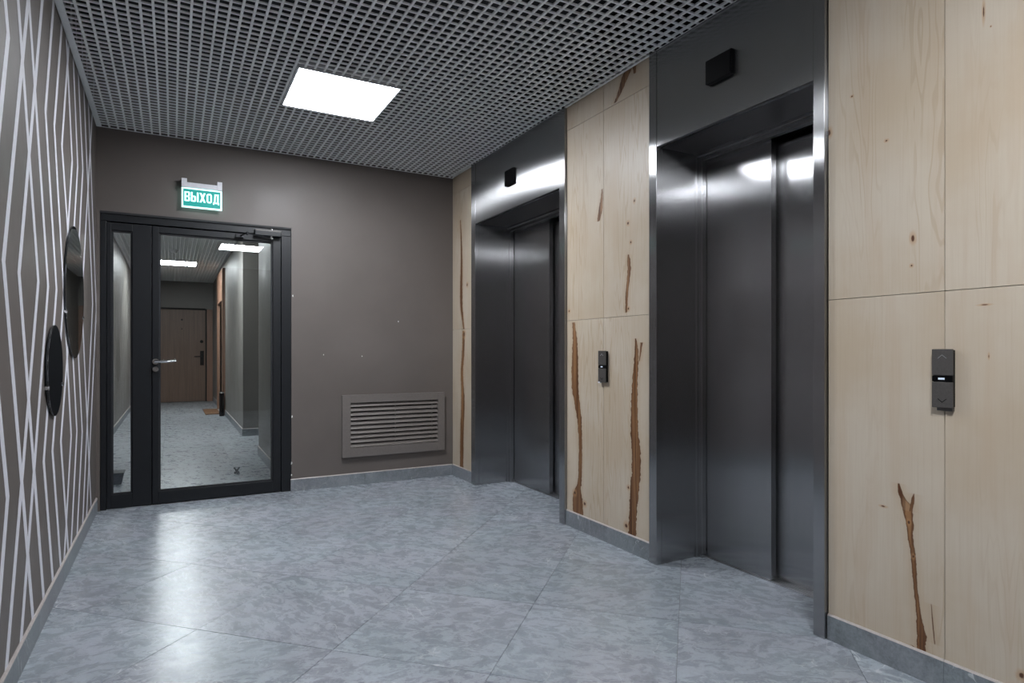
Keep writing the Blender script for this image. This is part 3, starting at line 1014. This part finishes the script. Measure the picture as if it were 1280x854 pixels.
# ---- exit sign
ex = thing('exit_sign', (0.19, YW, 2.12), 'lit green exit sign with white Cyrillic letters above the glass door', 'sign')
sy = YW - 0.045
c0, c1 = on_y(226.8, 225, sy), on_y(277.5, 263, sy)
sx0, sx1 = c0.x, c1.x
sz0 = on_y(252, 261.2, sy).z
sz1 = on_y(252, 236.6, sy).z
boxes('bracket', [(sx0, sx1, sy - 0.018, sy + 0.018, sz1, sz1 + 0.036), (sx0, sx0 + 0.035, sy - 0.02, YW - 0.0005, sz1 + 0.0, sz1 + 0.062), (sx1 - 0.032, sx1, sy - 0.02, YW - 0.0005, sz1 + 0.0, sz1 + 0.062)], 'white', ex, 0.002)
box('light_border', sx0 + 0.001, sx1 - 0.001, sy - 0.004, sy + 0.004, sz0, sz1 - 0.0005, 'sign_white', ex)
box('sign_face', sx0 + 0.011, sx1 - 0.011, sy - 0.006, sy - 0.0042, sz0 + 0.011, sz1 - 0.010, 'sign_green', ex)


def letter(ch, x, z, wd, ht, st, y0, y1, bm):
    """one bold condensed capital from strokes; x, z = lower left corner"""
    def R(a0, b0, a1, b1):
        prism(bm, [(x + a0, z + b0), (x + a1, z + b0), (x + a1, z + b1), (x + a0, z + b1)], 'y', y0, y1)

    def Q(*p):
        prism(bm, [(x + a, z + c) for a, c in p], 'y', y0, y1)
    h = st * 0.8
    if ch == 'В':
        R(0, 0, st, ht)
        for zz in (0, ht * 0.5 - h / 2, ht - h):
            R(st, zz, wd - st * 0.7, zz + h)
        for z0, z1 in ((0, ht * 0.5), (ht * 0.5, ht)):
            Q((wd - st, z0 + h * 0.1), (wd - st * 0.35, z0 + h * 0.1), (wd, z0 + h * 0.9), (wd, z1 - h * 0.8), (wd - st * 0.35, z1 - h * 0.05), (wd - st, z1 - h * 0.05))
    elif ch == 'Ы':
        w2 = wd * 0.66
        R(0, 0, st, ht)
        R(st, 0, w2 - st * 0.7, h)
        R(st, ht * 0.5, w2 - st * 0.7, ht * 0.5 + h)
        Q((w2 - st, h * 0.1), (w2 - st * 0.35, h * 0.1), (w2, h * 0.9), (w2, ht * 0.5 + h * 0.2), (w2 - st * 0.35, ht * 0.5 + h * 0.95), (w2 - st, ht * 0.5 + h * 0.95))
        R(wd - st, 0, wd, ht)
    elif ch == 'Х':
        Q((0, 0), (st * 1.15, 0), (wd, ht), (wd - st * 1.15, ht))
        Q((wd - st * 1.15, 0), (wd, 0), (st * 1.15, ht), (0, ht))
    elif ch == 'О':
        R(0, st, st, ht - st)
        R(wd - st, st, wd, ht - st)
        Q((0, st), (st * 0.9, 0), (wd - st * 0.9, 0), (wd, st), (wd - st, st * 1.0), (st, st * 1.0))
        Q((0, ht - st), (st, ht - st), (wd - st, ht - st), (wd, ht - st), (wd - st * 0.9, ht), (st * 0.9, ht))
    elif ch == 'Д':
        R(0, 0, wd, h)
        R(0, -h * 0.9, st * 0.8, 0)
        R(wd - st * 0.8, -h * 0.9, wd, 0)
        Q((st * 0.5, h), (st * 1.5, h), (st * 1.9, ht), (st * 1.0, ht))
        R(wd - st * 1.35, h, wd - st * 0.35, ht)
        R(st * 1.0, ht - h, wd - st * 0.35, ht)


lw = (sx1 - sx0 - 0.022) * 0.93
lx0 = (sx0 + sx1) / 2 - lw / 2
wds = [0.88, 1.25, 1.0, 0.9, 1.05]
gap_ = 0.17
unit = lw / (sum(wds) + gap_ * 4)
xx = lx0
fh = sz1 - sz0 - 0.021
for ch, q in zip('ВЫХОД', wds):
    bm = bmesh.new()
    letter(ch, xx, sz0 + 0.011 + fh * 0.28, q * unit, fh * 0.56, unit * 0.27, sy - 0.0074, sy - 0.0062, bm)
    finish('letter', bm, M['sign_white'], ex)
    xx += (q + gap_) * unit

# ---- vent grille
vy = YW - 0.03
a, b = on_y(428, 495, vy), on_y(556, 563.5, vy)
vx0, vx1 = a.x, b.x
vz1, vz0 = on_y(428, 494.5, vy).z, on_y(428, 573, vy).z
vg = thing('vent_grille', ((vx0 + vx1) / 2, YW, vz0), 'taupe wall vent grille with horizontal louvres above the skirting', 'vent')
ix0, ix1 = on_y(438.5, 530, vy).x, on_y(547.5, 530, vy).x
iz1, iz0 = on_y(438.5, 504, vy).z, on_y(438.5, 560.5, vy).z
boxes('frame', [(vx0, ix0, vy, YW - 0.0005, vz0, vz1), (ix1, vx1, vy, YW - 0.0005, vz0, vz1), (ix0, ix1, vy, YW - 0.0005, vz0, iz0), (ix0, ix1, vy, YW - 0.0005, iz1, vz1)], 'vent', vg, 0.0015)
box('duct_backing', ix0, ix1, YW - 0.003, YW - 0.0006, iz0, iz1, 'gap', vg)
ns = 10
pz = (iz1 - iz0) / ns
for k in range(ns):
    zc = iz0 + (k + 0.5) * pz
    bm = bmesh.new()
    prism(bm, [(vy + 0.003, zc - pz * 0.36), (vy + 0.0055, zc - pz * 0.40), (vy + 0.022, zc + pz * 0.30), (vy + 0.0195, zc + pz * 0.36)], 'x', ix0 + 0.0005, ix1 - 0.0005)
    finish('louvre', bm, M['vent'], vg)
for u in (495, 541):
    xv = on_y(u, 530, vy).x
    box('louvre_support', xv - 0.0015, xv + 0.0015, vy + 0.012, vy + 0.026, iz0, iz1, 'vent', vg)


# ---- round mirrors on the striped wall
def mirror(yc, zc, r, off, label):
    t = thing('round_mirror', (XLW, yc, zc - r), label, 'mirror', 'round mirrors on the striped wall')
    bm = bmesh.new()
    cyl(bm, (XLW + 0.001, yc, zc), (XLW + off, yc, zc), r * 0.55, None, 48)
    finish('standoff', bm, M['mirror_edge'], t)
    bm = bmesh.new()
    cyl(bm, (XLW + off + 0.0002, yc, zc), (XLW + off + 0.006, yc, zc), r, None, 96)
    finish('backing', bm, M['mirror_edge'], t)
    bm = bmesh.new()
    cyl(bm, (XLW + off + 0.0061, yc, zc), (XLW + off + 0.0075, yc, zc), r - 0.003, None, 96)
    finish('mirror_glass', bm, M['mirror'], t)
    for a in (-0.35, math.pi + 0.35):
        cy, cz = yc + math.cos(a) * r * 0.985, zc + math.sin(a) * r * 0.985
        bm = bmesh.new()
        cyl(bm, (XLW + 0.0, cy, cz), (XLW + off + 0.011, cy, cz), 0.009, None, 14)
        finish('clip', bm, M['chrome'], t)
    return t


mirror(3.95, CAM_H + 0.313, 0.345, 0.003, 'large round dark mirror on the striped wall')
mirror(3.31, CAM_H - 0.080, 0.198, 0.005, 'small round dark mirror set lower on the striped wall')


# ---- lift floor indicators
def indicator(u0, u1, v0, v1, label, flat):
    t0 = XP - 0.026
    y1, y0 = on_x(u0, v0, t0).y, on_x(u1, v0, t0).y
    z1, z0 = on_x(u0, v0, t0).z, on_x(u0, v1, t0).z
    t = thing('floor_indicator', (XP, (y0 + y1) / 2, z0), label, 'indicator', 'lift floor indicators')
    box('housing', t0 + 0.003, XP + 0.0015, y0, y1, z0, z1, 'black', t, 0.002)
    box('screen', t0 + 0.0008, t0 + 0.0028, y0 + 0.006, y1 - 0.006, z0 + 0.006, z1 - 0.006, 'gap' if flat else 'black', t)
    return t


indicator(630, 641, 214.5, 233.5, 'black floor indicator box over the wide lift by the vent', False)
indicator(881, 913.5, 77, 106.5, 'black floor indicator box over the narrow lift', False)


# ---- call button panels
def call_panel(u0, u1, v0, v1, label, broken):
    t0 = XW - 0.020
    y1, y0 = on_x(u0, v0, t0).y, on_x(u1, v0, t0).y
    z1, z0 = on_x(u0, v0, t0).z, on_x(u0, v1, t0).z
    t = thing('call_button_panel', (XW, (y0 + y1) / 2, z0), label, 'button panel', 'lift call button panels')
    hgt = z1 - z0
    zm = z0 + hgt * 0.495
    box('backbox', t0 + 0.006, XW - 0.0002, y0 + 0.002, y1 - 0.002, z0 + 0.003, z1 - 0.003, 'black', t, 0.002)
    for (za, zb, sg) in ((zm + hgt * 0.055, z1, 1), (z0, zm - hgt * 0.055, -1)):
        bt = box('button_plate', t0, t0 + 0.0055, y0, y1, za, zb, 'button', t, 0.002)
        yc, zc = (y0 + y1) / 2, (za + zb) / 2 + sg * hgt * 0.09
        bm = bmesh.new()
        for q in (-1, 1):
            prism(bm, [(yc, zc + sg * 0.008), (yc, zc + sg * 0.0055), (yc + q * 0.0125, zc - sg * 0.0055), (yc + q * 0.0125, zc - sg * 0.003)], 'x', t0 - 0.0006, t0 + 0.0002)
        finish('arrow', bm, M['aluminium'] if sg > 0 else M['black'], bt)
    ds = box('display', t0 + 0.001, t0 + 0.0058, y0 + 0.001, y1 - 0.001, zm - hgt * 0.05, zm + hgt * 0.05, 'black', t)
    box('display_digits', t0 + 0.0004, t0 + 0.001, (y0 + y1) / 2 - 0.007, (y0 + y1) / 2 + 0.012, zm - 0.003, zm + 0.003, 'display', ds)
    if broken:
        box('chipped_corner', t0 - 0.0004, t0 + 0.012, y1 - 0.018, y1 + 0.0005, z0 - 0.004, z0 + 0.005, 'white', t)
    else:
        box('keyhole_foot', t0 + 0.007, XW - 0.0002, y0 + 0.004, y1 - 0.012, z0 - 0.010, z0 + 0.002, 'button', t, 0.001)
    return t


call_panel(747.5, 757, 438.5, 478, 'dark call button panel with a chipped corner between the two lifts', True)
call_panel(1164.5, 1191, 436.5, 509, 'bronze call button panel on the maple seam above the short branched streak', False)

# ---- small things on the corridor floor
p0, p1 = (0.50, 11.95), (0.745, 13.0)
dm = box('doormat', p0[0], p1[0], p0[1], p1[1], 0.0005, 0.014, 'mat', None, 0.003)
tag(dm, 'brown doormat before the blue door in the corridor', 'doormat')
bn = thing('floor_stand', (0.735, 11.60, 0), 'slim black stand with a silver rim beside the brown portal', 'stand')
bm = bmesh.new()
cyl(bm, (0.735, 11.60, 0.0005), (0.735, 11.60, 0.39), 0.036, 0.038, 24)
finish('body', bm, M['black'], bn)
bm = bmesh.new()
cyl(bm, (0.735, 11.60, 0.3905), (0.735, 11.60, 0.412), 0.040, 0.034, 24)
finish('rim', bm, M['chrome'], bn)
# door stop: loop on a small base
dz_ = ray(296, 592)
k = -CAM_H / dz_.z
fx, fy = dz_.x * k, dz_.y * k
dsn = thing('door_stop', (fx, fy, 0), 'small black door stop on the corridor floor behind the glass', 'door stop')
bm = bmesh.new()
cyl(bm, (fx, fy, 0.0005), (fx, fy, 0.018), 0.024, 0.020, 20)
finish('base', bm, M['rubber'], dsn)
bm = bmesh.new()
for q in (-1, 1):
    cyl(bm, (fx, fy, 0.018), (fx + q * 0.012, fy, 0.042), 0.008, 0.007, 12)
    cyl(bm, (fx + q * 0.012, fy, 0.041), (fx + q * 0.024, fy, 0.055), 0.007, 0.006, 12)
finish('prongs', bm, M['rubber'], dsn)
# low black box with a lid on the corridor floor by the sidelight
dz_ = ray(146, 606)
k = -CAM_H / dz_.z
fx, fy = dz_.x * k, dz_.y * k
bx = thing('storage_box', (fx, fy, 0), 'low black box on the corridor floor behind the sidelight', 'box')
bm = bmesh.new()
prism(bm, [(fx - 0.16, 0.0005), (fx + 0.030, 0.0005), (fx + 0.048, 0.085), (fx - 0.16, 0.085)], 'y', fy, fy + 0.16)
finish('body', bm, M['navy'], bx)
box('lid', fx - 0.162, fx + 0.052, fy - 0.003, fy + 0.163, 0.0855, 0.094, 'rubber', bx, 0.002)
